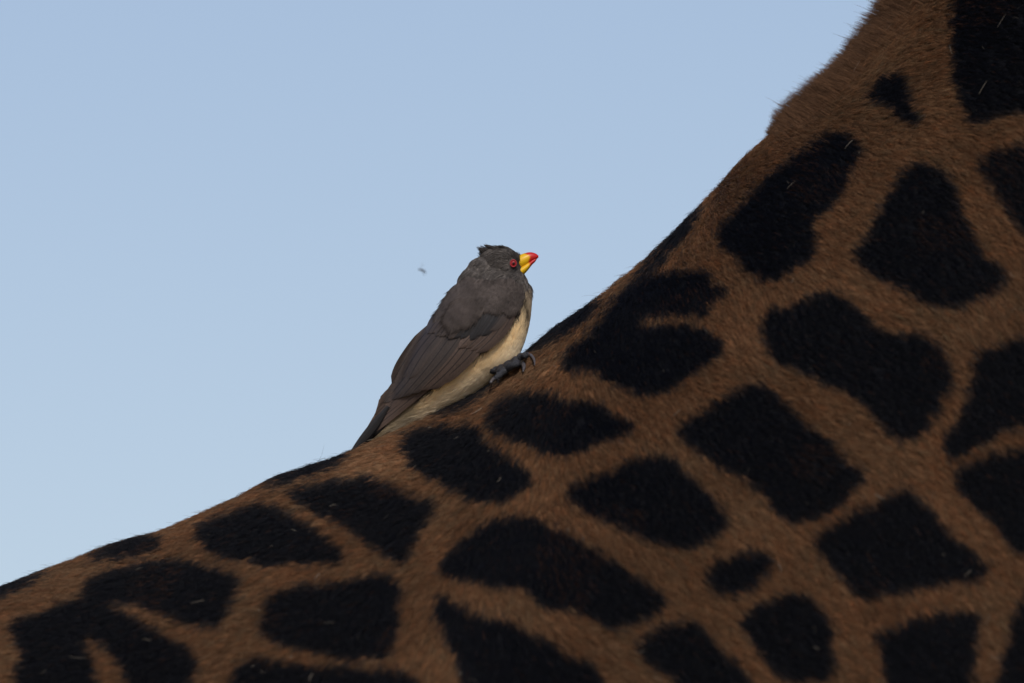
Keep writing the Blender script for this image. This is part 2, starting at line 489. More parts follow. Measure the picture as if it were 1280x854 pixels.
for s in (-1, 1):
    add_island(*tube([(1.06, s * 0.06, 4.76), (1.03, s * 0.065, 4.86), (1.00, s * 0.065, 4.95)], [0.03, 0.022, 0.026], 8))
    add_island(*tube([(1.00, s * 0.09, 4.72), (0.97, s * 0.17, 4.76), (0.95, s * 0.25, 4.78)], [(0.02, 0.03), (0.02, 0.05), (0.01, 0.01)], 8))
add_island(*tube(catmull([(-1.62, 0, 2.10), (-1.70, 0, 1.9), (-1.72, 0, 1.5), (-1.71, 0, 1.15)], 4), np.linspace(0.04, 0.012, 13), 8))

m_skin = pigment_mat('giraffe_skin', 0.85, 0.15, 0.3, 500)
body = mesh_obj('body', np.vstack(verts), faces, m_skin, giraffe, color=np.vstack(cols))

# ------------------------------------------------------------------ giraffe: fur
def curves_obj(name, pts, rad, col, mat, parent):
    n, k = pts.shape[:2]
    hc = bpy.data.hair_curves.new(name)
    hc.add_curves([k] * n)
    hc.attributes['position'].data.foreach_set('vector', pts.reshape(-1).astype(np.float32))
    ra = hc.attributes.get('radius') or hc.attributes.new('radius', 'FLOAT', 'POINT')
    ra.data.foreach_set('value', rad.reshape(-1).astype(np.float32))
    ca = hc.attributes.new('hair_color', 'FLOAT_COLOR', 'CURVE')
    c4 = np.ones((n, 4), np.float32)
    c4[:, :3] = col
    ca.data.foreach_set('color', c4.ravel())
    hc.materials.append(mat)
    return link(name, hc, parent)

def bil(A, fu, fa):
    iu = np.clip(fu.astype(int), 0, NU - 2); ia = np.clip(fa.astype(int), 0, NA - 2)
    a = (fu - iu)[:, None]; b = (fa - ia)[:, None]
    return (A[iu, ia] * (1 - a) * (1 - b) + A[iu + 1, ia] * a * (1 - b) + A[iu, ia + 1] * (1 - a) * b + A[iu + 1, ia + 1] * a * b)

PX, PY = world_to_px(G)
zero = int(np.argmin(np.abs(ang)))
cellA = np.linalg.norm(np.cross(G[1:, :-1] - G[:-1, :-1], G[:-1, 1:] - G[:-1, :-1]), axis=-1)
ok = (PX > -50) & (PX < 1330) & (PY > -45) & (PY < 900)
ok[:, :zero - 14] = False
ok[:, zero + 100:] = False
cellA = cellA * ok[:-1, :-1]
# squared weight for what faces the camera side-on is not needed: even density on the hide
area = cellA.sum()
print('fur area m2', area)

def flow_dir(p, n):
    """lie of the coat: forward and down over the shoulder, down and back along the loin"""
    px, py = world_to_px(p)
    w = smoothstep(480, 900, px + 0.35 * (py - 450))
    a = np.radians(148 + (42 - 148) * w)         # image angle, 0 = +x, positive down
    up = smoothstep(260, 60, py)
    a = a + up * np.radians(-35)
    a = a + 0.30 * vnoise(p, 0.06, 21) + 0.16 * vnoise(p, 0.014, 22)
    d = np.stack([np.cos(a), np.zeros_like(a), -np.sin(a)], 1)
    d[:, 1] = 0
    d = d - n * (d * n).sum(1, keepdims=True)
    return norm(d)

NCL, PER = 95000, 6
pr = cellA.ravel() / area
ci = rng.choice(len(pr), NCL, p=pr)
cu, ca_ = np.divmod(ci, NA - 1)
cfu = cu + rng.random(NCL); cfa = ca_ + rng.random(NCL)
cp = bil(G, cfu, cfa)
cn = norm(bil(NG, cfu, cfa))
cd = flow_dir(cp, cn)
ctint = np.exp(rng.normal(0, 0.25, NCL))
clen = rng.uniform(0.0065, 0.0105, NCL)
clift = rng.uniform(0.08, 0.22, NCL)
idx = np.repeat(np.arange(NCL), PER)
n = len(idx)
t1 = norm(np.cross(cn, cd))[idx]
nn, dd = cn[idx], cd[idx]
off = rng.normal(0, 0.0009, (n, 2))
root = cp[idx] + t1 * off[:, :1] + dd * off[:, 1:] * 1.6 - nn * 0.0006
dirj = norm(dd + t1 * rng.normal(0, 0.16, (n, 1)) - t1 * off[:, :1] * 50)
L = (clen[idx] * rng.uniform(0.75, 1.15, n))[:, None]
lift = (clift[idx] + rng.normal(0, 0.05, n))[:, None]
pts = np.stack([root, root + (dirj * 0.30 + nn * (0.10 + 0.8 * lift)) * L, root + (dirj * 0.66 + nn * (0.12 + 1.1 * lift)) * L, root + (dirj * 0.97 + nn * (0.05 + 1.0 * lift)) * L], 1)
rad = np.tile(np.array([0.00011, 0.00011, 0.00008, 0.00002]), (n, 1)) * rng.uniform(0.8, 1.3, (n, 1))
mid_h = root + dirj * L * 0.55                 # the pattern is read where the hair shows, half way along it
cmid = cp + cd * (clen * 0.55)[:, None]
csoft = sum(is_dark(cmid, rng.normal(0, 4.2, (NCL, 2))).astype(float) for _ in range(3)) / 3
hsoft = (is_dark(mid_h, rng.normal(0, 3.2, (n, 2))).astype(float) + is_dark(mid_h, rng.normal(0, 5.5, (n, 2)))) / 2
hd = np.clip(0.5 * csoft[idx] + 0.5 * hsoft, 0, 1)[:, None] ** 0.85
tint = (ctint[idx] * np.exp(rng.normal(0, 0.16, n)))[:, None]
rx, ry = world_to_px(root)
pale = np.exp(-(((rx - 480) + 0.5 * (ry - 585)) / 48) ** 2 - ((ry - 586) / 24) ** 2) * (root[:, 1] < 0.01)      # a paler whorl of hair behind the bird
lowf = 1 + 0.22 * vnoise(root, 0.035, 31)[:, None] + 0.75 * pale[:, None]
hue = rng.normal(0, 0.10, (NCL, 1))[idx] + 0.10 * vnoise(root, 0.04, 32)[:, None]
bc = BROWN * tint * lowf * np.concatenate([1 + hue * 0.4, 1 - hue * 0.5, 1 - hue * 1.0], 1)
rust = (vnoise(root, 0.045, 33) > 0.42) & (rng.random(n) < 0.12) | (rng.random(n) < 0.012)
kc = BLACK * tint ** 0.7
kc = np.where(rust[:, None], np.array([0.040, 0.017, 0.009]) * tint, kc)
m_fur = hair_mat('giraffe_fur', 0.5, 0.14)
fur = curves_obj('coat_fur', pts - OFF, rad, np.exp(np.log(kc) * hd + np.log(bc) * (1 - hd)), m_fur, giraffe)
tag(fur, kind='stuff')

# pale loose hairs and specks caught in the coat
nl = 190
ci = rng.choice(len(pr), nl, p=pr)
cu, ca_ = np.divmod(ci, NA - 1)
fu, fa = cu + rng.random(nl), ca_ + rng.random(nl)
p, nv = bil(G, fu, fa), norm(bil(NG, fu, fa))
d0 = flow_dir(p, nv); s0 = np.cross(nv, d0)
aj = rng.normal(0, 1.0, (nl, 1))
d = norm(d0 * np.cos(aj) + s0 * np.sin(aj))
L = 0.0015 + 0.0105 * rng.random((nl, 1)) ** 1.8
cv = rng.normal(0, 0.25, (nl, 1))
b0 = p + nv * 0.0035
pts = np.stack([b0, b0 + d * L * 0.35 + nv * 0.0006, b0 + (d + s0 * cv * 0.5) * L * 0.7 + nv * 0.0009, b0 + (d + s0 * cv) * L + nv * 0.001], 1)
rad = np.tile([0.00007, 0.00009, 0.00008, 0.00003], (nl, 1)) * rng.uniform(0.5, 1.5, (nl, 1))
lc = np.array([0.42, 0.36, 0.28]) * rng.uniform(0.15, 1.0, (nl, 1)) ** 1.4
tag(curves_obj('loose_hair', pts - OFF, rad, lc, m_fur, giraffe), kind='stuff')

# longer fine hairs standing off the back line
ridge_u = np.nonzero((PX[:, zero] > -30) & (PX[:, zero] < 1120) & (PY[:, zero] > -60) & (us < 6))[0]
nr = 1500
iu = ridge_u[0] + rng.random(nr) * (ridge_u[-1] - ridge_u[0] - 1)
fa = zero + rng.normal(0, 2.5, nr)
p, nv = bil(G, iu, fa), norm(bil(NG, iu, fa))
d0 = flow_dir(p, nv)
d0 = norm(np.stack([-np.ones(nr), rng.normal(0, .3, nr), -0.4 * np.ones(nr)], 1)); d0 = norm(d0 - nv * (d0 * nv).sum(1, keepdims=True))
L = rng.uniform(0.005, 0.011, (nr, 1)) * np.where(rng.random((nr, 1)) < 0.02, 1.6, 1)
up = rng.uniform(0.15, 0.75, (nr, 1))
pts = np.stack([p, p + (d0 * .3 + nv * up * .45) * L, p + (d0 * .65 + nv * up * .8) * L, p + (d0 + nv * up * 1.0) * L], 1)
rad = np.tile([0.00008, 0.00007, 0.00005, 0.000015], (nr, 1))
rc = np.where(is_dark(p)[:, None], BLACK * 1.5, BROWN * 0.9) * rng.uniform(0.6, 1.3, (nr, 1))
tag(curves_obj('back_hair', pts - OFF, rad, rc, m_fur, giraffe), kind='stuff')

# one long stray hair curling up from the back behind the tail feathers of the bird
a0 = px_to_world([378, 390, 398, 403, 405], [596, 588, 577, 566, 556], -0.005)
tag(curves_obj('stray_hair', (a0 - OFF)[None], np.array([[9e-5, 9e-5, 8e-5, 6e-5, 3e-5]]), np.array([[0.05, 0.045, 0.05]]), m_fur, giraffe), kind='stuff')

# mane: upright brush along the neck, starting at the withers
mu = np.nonzero((PX[:, zero] > 962) & (st[:, 1] > 3.15) & (st[:, 1] < 3.5))[0]
nm = 30000
iu = mu[0] + rng.random(nm) * (mu[-1] - mu[0] - 1)
fa = zero + np.clip(rng.normal(1.5, 8.0, nm), -14, 26)
p, nv = bil(G, iu, fa), norm(bil(NG, iu, fa))
x0 = (iu - mu[0]) / 8.0
grow = smoothstep(-0.2, 0.9, x0)
lat = np.abs(fa - zero) / 20
outv = norm(np.stack([-0.80 * np.ones(nm), 0 * lat, 0.42 * np.ones(nm)], 1) + nv * 0.35 + rng.normal(0, 0.10, (nm, 3)))
cl = vnoise(p, 0.006, 41)
L = (0.0070 + 0.0115 * grow) * (1.05 - 0.45 * np.clip(lat, 0, 1)) * rng.uniform(0.75, 1.12, nm) * (1 + 0.16 * cl + 0.22 * vnoise(p, 0.03, 42))
L = L * np.where(rng.random(nm) < 0.012, rng.uniform(1.2, 1.6, nm), 1)
L = L[:, None]
droop = np.array([-0.1, 0, -0.20])
pts = np.stack([p, p + outv * L * .36, p + outv * L * .70 + droop * L * .12, p + outv * L + droop * L * .32], 1)
rad = np.tile([0.00013, 0.00012, 0.00009, 0.00002], (nm, 1))
mc = np.array([0.118, 0.060, 0.031]) * np.exp(rng.normal(0, 0.2, (nm, 1))) * (1 + 0.35 * cl[:, None])
mane = curves_obj('mane', pts - OFF, rad, mc, m_fur, giraffe)
tag(mane, 'short brushy brown mane starting at the withers', kind='stuff')

# near-side height field for setting the bird down
nb = G[:, zero - 8:zero + 60].reshape(-1, 3)
bvh = BVHTree.FromPolygons([Vector(v) for v in G.reshape(-1, 3)], grid_faces(NU, NA, wrap=True))
def hide_y(px, py):
    t = px_to_world(px, py, 0.0)
    d = Vector(t - CAM).normalized()
    hit = bvh.ray_cast(Vector(CAM), d)
    return hit[0].y if hit[0] is not None else None

# ------------------------------------------------------------------ oxpecker
PX0, PY0, YB = 585.0, 478.0, -0.034
oxp = link('oxpecker', None)
oxp.location = px_to_world(PX0, PY0, YB)
oxp.rotation_euler = (TH, 0, 0)
tag(oxp, 'small brown oxpecker bird with buff belly and red-tipped yellow beak perched on the giraffe', 'bird')
def B(px, py, dep=0.0):
    """bird space: photo pixels sideways and up, dep in the same unit away from the camera"""
    return np.stack(np.broadcast_arrays((np.asarray(px, float) - PX0) * S, np.asarray(dep, float) * S, (PY0 - np.asarray(py, float)) * S), -1)
def unB(p):
    return p[..., 0] / S + PX0, PY0 - p[..., 2] / S, p[..., 1] / S

#  back px,py   front px,py   half depth
TORSO = [((604,322),(648,346),17), ((588,336),(661,354),25), ((569,358),(665,367),34), ((556,376),(665,384),41), ((545,393),(663,402),45), ((534,411),(657,426),46), ((522,430),(646,451),45),
         ((513,446),(627,468),42), ((506,460),(604,486),37), ((500,474),(580,501),31), ((494,488),(560,511),25), ((488,502),(540,523),18), ((480,518),(520,536),12), ((468,534),(496,548),7), ((460,545),(474,550),3)]
TD = catmull([(*a, *b, c) for a, b, c in TORSO], 8)

def torso_mesh(grow=0.0, nseg=28):
    V = []
    for r in TD:
        bx, by, fx, fy, h = r
        c = np.array([(bx + fx) / 2, (by + fy) / 2]); ax = np.array([(fx - bx) / 2, (fy - by) / 2])
        l = np.hypot(*ax); ax = ax * (l + grow) / l
        for j in range(nseg):
            t = 2 * math.pi * j / nseg
            e = 2 / 2.25
            ct = math.copysign(abs(math.cos(t)) ** e, math.cos(t)); s_ = math.copysign(abs(math.sin(t)) ** e, math.sin(t))
            V.append(B(c[0] + ax[0] * ct, c[1] + ax[1] * ct, (h + grow) * s_))
    F = grid_faces(len(TD), nseg, wrap=True)
    F.append(tuple(range(nseg))[::-1])
    F.append(tuple(range((len(TD) - 1) * nseg, len(TD) * nseg)))
    return np.array(V), F

def ellipsoid(cx, cy, cd, ra, rb, rc, rot=0.0, n=16, m=22):
    V = []
    for i in range(n + 1):
        th = math.pi * i / n
        for j in range(m):
            ph = 2 * math.pi * j / m
            x, y, d = ra * math.cos(th), rb * math.sin(th) * math.cos(ph), rc * math.sin(th) * math.sin(ph)
            V.append(B(cx + x * math.cos(rot) - y * math.sin(rot), cy + x * math.sin(rot) + y * math.cos(rot), cd + d))
    return np.array(V), grid_faces(n + 1, m, wrap=True)

def merged(parts):
    V, F, k = [], [], 0
    for v, f in parts:
        V.append(v); F += [tuple(i + k for i in q_) for q_ in f]; k += len(v)
    return np.vstack(V), F

V, F = merged([torso_mesh(-1.5), ellipsoid(625, 330, 0, 26, 21, 20, math.radians(6)), ellipsoid(638, 329, 0, 15, 13, 13, math.radians(10)), ellipsoid(641, 340, 0, 13, 13, 13),
               ellipsoid(636, 352, 0, 22, 17, 21), ellipsoid(645, 358, 0, 14, 14, 18), ellipsoid(603, 339, 0, 23, 17, 20, math.radians(-40)), ellipsoid(593, 350, 0, 26, 17, 24, math.radians(-48))])
tmp = bpy.data.meshes.new('tmp')
tmp.from_pydata([tuple(v) for v in V], [], F)
to = link('tmp', tmp)
md = to.modifiers.new('r', 'REMESH'); md.mode = 'VOXEL'; md.voxel_size = 1.5 * S
ms = to.modifiers.new('s', 'SMOOTH'); ms.factor = 0.5; ms.iterations = 28
dg = bpy.context.evaluated_depsgraph_get()
bm_me = bpy.data.meshes.new_from_object(to.evaluated_get(dg))
bpy.data.objects.remove(to)
nvv = len(bm_me.vertices)
bvco = np.empty(nvv * 3, np.float32); bm_me.vertices.foreach_get('co', bvco); bvco = bvco.reshape(-1, 3).astype(float)
bm_me.calc_loop_triangles()
tri = np.empty(len(bm_me.loop_triangles) * 3, np.int32); bm_me.loop_triangles.foreach_get('vertices', tri); tri = tri.reshape(-1, 3)
bbvh = BVHTree.FromPolygons([Vector(v) for v in bvco], [tuple(map(int, t)) for t in tri])
def bird_depth(px, py):
    o = B(px, py, -200)
    h = bbvh.ray_cast(Vector(o), Vector((0, 1, 0)))
    return h[0].y / S if h[0] is not None else None

# wing edge: plumage below it is buff, above it brown
WEDGE = np.array([(652,352),(656,362),(652,378),(643,398),(626,418),(604,439),(587,451),(572,462),(543,486),(513,507),(486,523),(456,546)], float)
def pip(P, x, y):
    c = np.zeros(x.shape, bool)
    for (x1, y1), (x2, y2) in zip(P, np.roll(P, -1, 0)):
        if y1 != y2:
            c ^= ((y1 > y) != (y2 > y)) & (x < (x2 - x1) * (y - y1) / (y2 - y1) + x1)
    return c
BELLY = np.vstack([[(654,357), (668,362), (700,370), (700,480), (640,520), (520,560), (440,570)], WEDGE[::-1][:-1]])
HEADC = np.array([0.104, 0.090, 0.081])
BACKC = np.array([0.082, 0.065, 0.057])
BUFF = np.array([0.98, 0.80, 0.54])
def plumage_color(p, jit):
    px, py, dep = unB(p)
    x, y = px + jit[:, 0] * 2.0, py + jit[:, 1] * 2.0
    c = np.where((y < 362)[:, None], HEADC, BACKC) * np.ones((len(p), 1))
    lore = np.exp(-(((x - 647) / 8.5) ** 2 + ((y - 331) / 14) ** 2))[:, None]
    c = c * (1 - 0.6 * lore) + np.array([0.010, 0.013, 0.017]) * 0.6 * lore
    be = pip(BELLY, x, y)
    # breast edge greyer, flank warm beside the wing, undertail grey brown
    e = np.interp(y, [352, 366, 400, 436], [650, 654, 655, 652])
    grey = smoothstep(-8, 10, x - e) * smoothstep(440, 395, y)
    neck = smoothstep(400, 362, y)
    ut = smoothstep(552, 505, x - (y - 510) * 0.4)
    warm = np.exp(-((px - np.interp(py, WEDGE[:, 1], WEDGE[:, 0]) - 10) / 16) ** 2)
    b = BUFF * (1 - 0.10 * warm[:, None] * np.array([0, 0.9, 2.6]))
    b = b * (1 - grey[:, None]) + np.array([0.26, 0.20, 0.14]) * grey[:, None]
    b = b * (1 - 0.6 * neck[:, None]) + np.array([0.15, 0.115, 0.08]) * 0.6 * neck[:, None]
    b = b * (1 - 0.8 * ut[:, None]) + np.array([0.15, 0.12, 0.085]) * 0.8 * ut[:, None]
    gap_shade = np.exp(-((px - np.interp(py, [358, 372, 402], [650, 656.5, 661])) / 1.7) ** 2) * smoothstep(356, 366, py) * smoothstep(405, 390, py)  # dark gap at the wing bend, its shade painted into the plumage colour
    b = b * (1 - 0.85 * gap_shade[:, None])
    return np.where(be[:, None], b, c)

body_b = link('body', bm_me, oxp)
ca = bm_me.color_attributes.new('pigment', 'FLOAT_COLOR', 'POINT')
c4 = np.ones((nvv, 4), np.float32); c4[:, :3] = plumage_color(bvco, np.zeros((nvv, 2))) * 0.95
ca.data.foreach_set('color', c4.ravel())
bm_me.shade_smooth()
m_bskin = pigment_mat('bird_down', 0.9, 0.1)
bm_me.materials.clear(); bm_me.materials.append(m_bskin)

CLINE = catmull([(652, 328), (640, 330), (625, 338), (614, 355), (608, 385), (597, 415), (578, 445), (550, 475), (515, 508), (480, 535), (440, 565)], 8)
def bird_flow(p, nrm):
    px, py, dep = unB(p)
    dist = (px[:, None] - CLINE[:, 0]) ** 2 + (py[:, None] - CLINE[:, 1]) ** 2
    w = np.exp(-dist / (2 * 22.0 ** 2)) + 1e-9
    T = np.gradient(CLINE, axis=0)
    T = T / np.linalg.norm(T, axis=1, keepdims=True)
    d2 = (w @ T) / w.sum(1, keepdims=True)
    rad_ = np.stack([px - 655, py - 331], 1)
    rl = np.linalg.norm(rad_, axis=1, keepdims=True)
    hw = np.exp(-(rl / 26.0) ** 2)
    d2 = norm(d2) * (1 - hw) + rad_ / np.maximum(rl, 1) * hw
    d = np.stack([d2[:, 0], 0 * px, -d2[:, 1]], 1)
    return norm(d - nrm * (d * nrm).sum(1, keepdims=True))

fn = np.cross(bvco[tri[:, 1]] - bvco[tri[:, 0]], bvco[tri[:, 2]] - bvco[tri[:, 0]])
ta = np.linalg.norm(fn, axis=1)
vn = np.empty(nvv * 3, np.float32); bm_me.vertices.foreach_get('normal', vn); vn = vn.reshape(-1, 3).astype(float)
NCB, PB = 15000, 6
ti = rng.choice(len(tri), NCB, p=ta / ta.sum())
r1 = np.sqrt(rng.random((NCB, 1))); r2 = rng.random((NCB, 1))
wts = [1 - r1, r1 * (1 - r2), r1 * r2]
cp = sum(wts[k] * bvco[tri[ti, k]] for k in range(3)); cn = norm(sum(wts[k] * vn[tri[ti, k]] for k in range(3)))
cd = bird_flow(cp, cn)
idx = np.repeat(np.arange(NCB), PB); n = len(idx)
nn, dd = cn[idx], cd[idx]; t1 = np.cross(nn, dd)
spread = rng.normal(0, 1, (n, 1))
px_, py_, _ = unB(cp[idx])
headw = smoothstep(365, 345, py_)[:, None]
L = (0.0075 - 0.0022 * headw) * np.exp(rng.normal(0, 0.15, (NCB, 1)))[idx] * rng.uniform(0.8, 1.1, (n, 1))
root = cp[idx] - nn * 0.0004 + t1 * spread * 0.0005
d = norm(dd + t1 * spread * 0.16)
lift = (rng.uniform(0.04, 0.11, NCB) * np.where(pip(BELLY, *unB(cp)[:2]), 0.45, 1.0))[idx][:, None]
pts = np.stack([root, root + (d * .3 + nn * (lift + .05)) * L, root + (d * .66 + nn * (lift + .03)) * L, root + (d * .98 + nn * (lift * .7)) * L], 1)
rad = np.tile([0.00012, 0.00013, 0.00010, 0.00003], (n, 1))
pc = plumage_color(root, rng.normal(0, 1, (NCB, 2))[idx]) * np.exp(rng.normal(0, 1, (NCB, 1)) * np.where(pip(BELLY, *unB(cp)[:2]), 0.03, 0.33)[:, None])[idx] * np.exp(rng.normal(0, 0.08, (n, 1)))
keep = np.hypot(*(np.stack(unB(root)[:2]) - np.array([[641.5], [330.0]]))) > 5.5
keep |= root[:, 1] > 0
keep2 = np.hypot(*(np.stack(unB(pts[:, -1])[:2]) - np.array([[641.5], [330.0]]))) > 5.3
keep &= keep2 | (root[:, 1] > 0)
m_plume = hair_mat('bird_plumage', 0.6, 0.2)
plum = curves_obj('plumage', pts[keep], rad[keep], pc[keep], m_plume, oxp)
tag(plum, kind='stuff')

# ruffled crest at the back of the crown
nt_, per = 46, 26
nc = nt_ * per
ti_ = np.repeat(np.arange(nt_), per)
tx = rng.uniform(602, 640, nt_)
tl = np.interp(tx, [602, 612, 622, 640], [7, 13, 10, 5]) * rng.uniform(0.6, 1.25, nt_)
bx = tx[ti_] + rng.normal(0, 1.3, nc)
by = np.interp(bx, [598, 604, 612, 625, 640], [323, 318, 313, 309, 312]) + rng.uniform(0, 4, nt_)[ti_] + rng.normal(0, .6, nc)
dp = rng.uniform(-10, 9, nt_)[ti_] + rng.normal(0, 1.0, nc)
p = B(bx, by, dp)
ls = tl[ti_] * rng.uniform(0.75, 1.08, nc)
dirx = -0.90 + rng.normal(0, .07, nt_)[ti_] + rng.normal(0, .05, nc)
diry = -0.14 + rng.normal(0, .12, nt_)[ti_] - 0.42 * smoothstep(624, 612, bx) + rng.normal(0, .05, nc)
tipp = B(bx + dirx * ls, by + diry * ls, dp * 1.1)
midp = (p + tipp) / 2 + B(PX0, PY0 - 0.9, 0)
pts = np.stack([p, p * .65 + midp * .35, midp * .6 + tipp * .4, tipp], 1)
tag(curves_obj('crest', pts, np.tile([0.00014, 0.00014, 0.0001, 0.00003], (nc, 1)), HEADC * 0.55 * np.exp(rng.normal(0, .3, nt_))[ti_][:, None] * np.exp(rng.normal(0, .15, (nc, 1))), m_plume, oxp), kind='stuff')

# ---- wings
TS = []
for r in TD:
    bx, by, fx, fy, h = r
    for c in np.linspace(-1, 1, 41):
        TS.append(((bx + fx) / 2 + (fx - bx) / 2 * c * 1.04, (by + fy) / 2 + (fy - by) / 2 * c * 1.04, -(h + 1.5) * (max(0.0, 1 - abs(c) ** 2.25)) ** (1 / 2.25)))
TS = np.array(TS)
def wing_depth(x, y):
    d2 = (x[:, None] - TS[:, 0]) ** 2 + (y[:, None] - TS[:, 1]) ** 2
    w = 1 / (d2 + 20.0) ** 2
    return (w * TS[:, 2]).sum(1) / w.sum(1)

m_f_dark = feather_mat('feather_dark', (0.018, 0.017, 0.019), (0.034, 0.030, 0.030))
m_f_brown = feather_mat('feather_brown', (0.038, 0.028, 0.025), (0.140, 0.094, 0.073))
m_f_mid = feather_mat('feather_greybrown', (0.034, 0.028, 0.027), (0.090, 0.067, 0.057))
m_f_tail = feather_mat('feather_tail', (0.012, 0.012, 0.014), (0.030, 0.026, 0.025))

def feather(name, base, tip, width, lay, mat, parent, bend=0.0, tipround=0.35, nl=16, nw=7, depth=None, lift_tip=0.0):
    """one feather: blade with rounded tip and camber, laid on the wing surface, lay = height above it in px"""
    b, t = np.array(base, float), np.array(tip, float)
    ax = t - b; Ln = np.hypot(*ax); ax /= Ln; pr_ = np.array([-ax[1], ax[0]])
    V, UV = [], []
    X, Y, K, Cc, Ee = [], [], [], [], []
    for i in range(nl):
        s_ = i / (nl - 1)
        ww = width / 2 * min(1.0, 0.45 + 1.6 * s_) * (1 if s_ < 1 - tipround else math.sqrt(max(0.0, 1 - ((s_ - 1 + tipround) / tipround) ** 2.0)) * 0.97 + 0.03)
        cx = b + ax * Ln * s_ - pr_ * bend * math.sin(math.pi * s_)
        for j in range(nw):
            v = j / (nw - 1) * 2 - 1
            q_ = cx + pr_ * v * ww
            X.append(q_[0]); Y.append(q_[1]); Cc.append(v); Ee.append(s_)
            UV.append((s_, (v + 1) / 2))
    X, Y, Cc, Ee = map(np.array, (X, Y, Cc, Ee))
    base_d = wing_depth(X, Y) if depth is None else depth(X, Y)
    lay = lay * (0.25 + 0.75 * smoothstep(-4, -26, base_d)) if depth is None else lay
    dep = base_d - lay - 0.9 * (1 - Cc ** 2) - lift_tip * Ee ** 2
    V = B(X, Y, dep)
    Fc = grid_faces(nl, nw)
    me = bpy.data.meshes.new(name)
    me.from_pydata([tuple(v) for v in V], [], Fc)
    me.shade_smooth()
    ul = me.uv_layers.new(name='UVMap')
    li = np.empty(len(me.loops), np.int32); me.loops.foreach_get('vertex_index', li)
    ul.data.foreach_set('uv', np.array(UV, np.float32)[li].ravel())
    me.materials.append(mat)
    return link(name, me, parent)

def lerp(a, b, t):
    return (a[0] + (b[0] - a[0]) * t, a[1] + (b[1] - a[1]) * t)

# the wing's own mesh is its feathered shoulder, smooth over the wing bone
def patch_mesh(poly, lay, step=3.0):
    P = np.array(poly, float)
    lo, hi = P.min(0), P.max(0)
    gx_, gy_ = np.meshgrid(np.arange(lo[0], hi[0] + step, step), np.arange(lo[1], hi[1] + step, step), indexing='ij')
    ins = pip(P, gx_.ravel(), gy_.ravel()).reshape(gx_.shape)
    dep = wing_depth(gx_.ravel(), gy_.ravel()) - lay
    V_ = B(gx_.ravel(), gy_.ravel(), dep)
    F_ = [f for f in grid_faces(*gx_.shape) if all(ins.ravel()[i] for i in f)]
    return V_, F_
SHOULDER = [(604,352),(636,350),(652,358),(653,372),(644,392),(626,412),(596,402),(576,392),(556,400),(545,394),(560,374),(578,356)]
V, F = patch_mesh(SHOULDER, 2.0)
used = sorted({i for f in F for i in f}); mp_ = {o_: k for k, o_ in enumerate(used)}
wing = mesh_obj('wing', V[used], [tuple(mp_[i] for i in f) for f in F], m_bskin, oxp, color=np.tile(BACKC * 0.8, (len(used), 1)))

FE = []
for k in range(9):      # primaries, the long stack along the lower edge
    t = k / 8
    FE.append((lerp((566, 414), (629, 402), t), lerp((474, 508), (455, 544), t), 15 - 3 * t, 3.0 + 4.0 * (1 - t), m_f_brown, 2.0 - 0.5 * t, 0.12))
for k in range(7):      # secondaries above them
    t = k / 6
    FE.append((lerp((556, 400), (612, 412), t), lerp((479, 503), (547, 481), t), 17, 8.5 + 2.0 * (1 - t), m_f_brown if k > 3 else m_f_mid, 2.0 + 3 * t, 0.22))
for k in range(3):      # tertials against the back
    t = k / 2
    FE.append((lerp((548, 402), (562, 404), t), lerp((492, 478), (510, 472), t), 17, 11.0 + 1.0 * t, m_f_mid, -4.0, 0.3))
for k in range(6):      # primary coverts along the bend
    t = k / 5
    FE.append((lerp((610, 388), (646, 382), t), lerp((572, 434), (600, 441), t), 13, 11.5 - 3.0 * t, m_f_brown, 3.0 + 3 * t, 0.3))
for k in range(7):      # greater coverts, the dark rounded row
    t = k / 6
    FE.append((lerp((584, 386), (634, 384), t), (lerp((560, 422), (613, 414), t)[0], lerp((560, 422), (613, 414), t)[1] + 6 * math.sin(math.pi * t)), 16, 13.0 - 1.5 * t, m_f_dark if k < 6 else m_f_mid, 1.5, 0.5))
for k in range(8):      # median coverts
    t = k / 7
    FE.append((lerp((592, 370), (647, 364), t), lerp((578, 391), (632, 390), t), 13, 14.2 - 1.2 * t, m_f_mid, 1.0, 0.5))
for k in range(6):      # scapulars over the wing root
    t = k / 5
    FE.append((lerp((564, 382), (592, 384), t), lerp((533, 416), (563, 422), t), 15, 14.5 - 0.6 * t, m_f_mid, -1.5, 0.45))
for b_, t_, w_, ly, mt, bd, tr in FE:
    b_ = (b_[0] + random.uniform(-1.5, 1.5), b_[1] + random.uniform(-1.5, 1.5)); t_ = (t_[0] + random.uniform(-2, 2), t_[1] + random.uniform(-2, 2))
    feather('feather', b_, t_, w_ * random.uniform(0.93, 1.08), ly * 0.62, mt, wing, bd, tr)

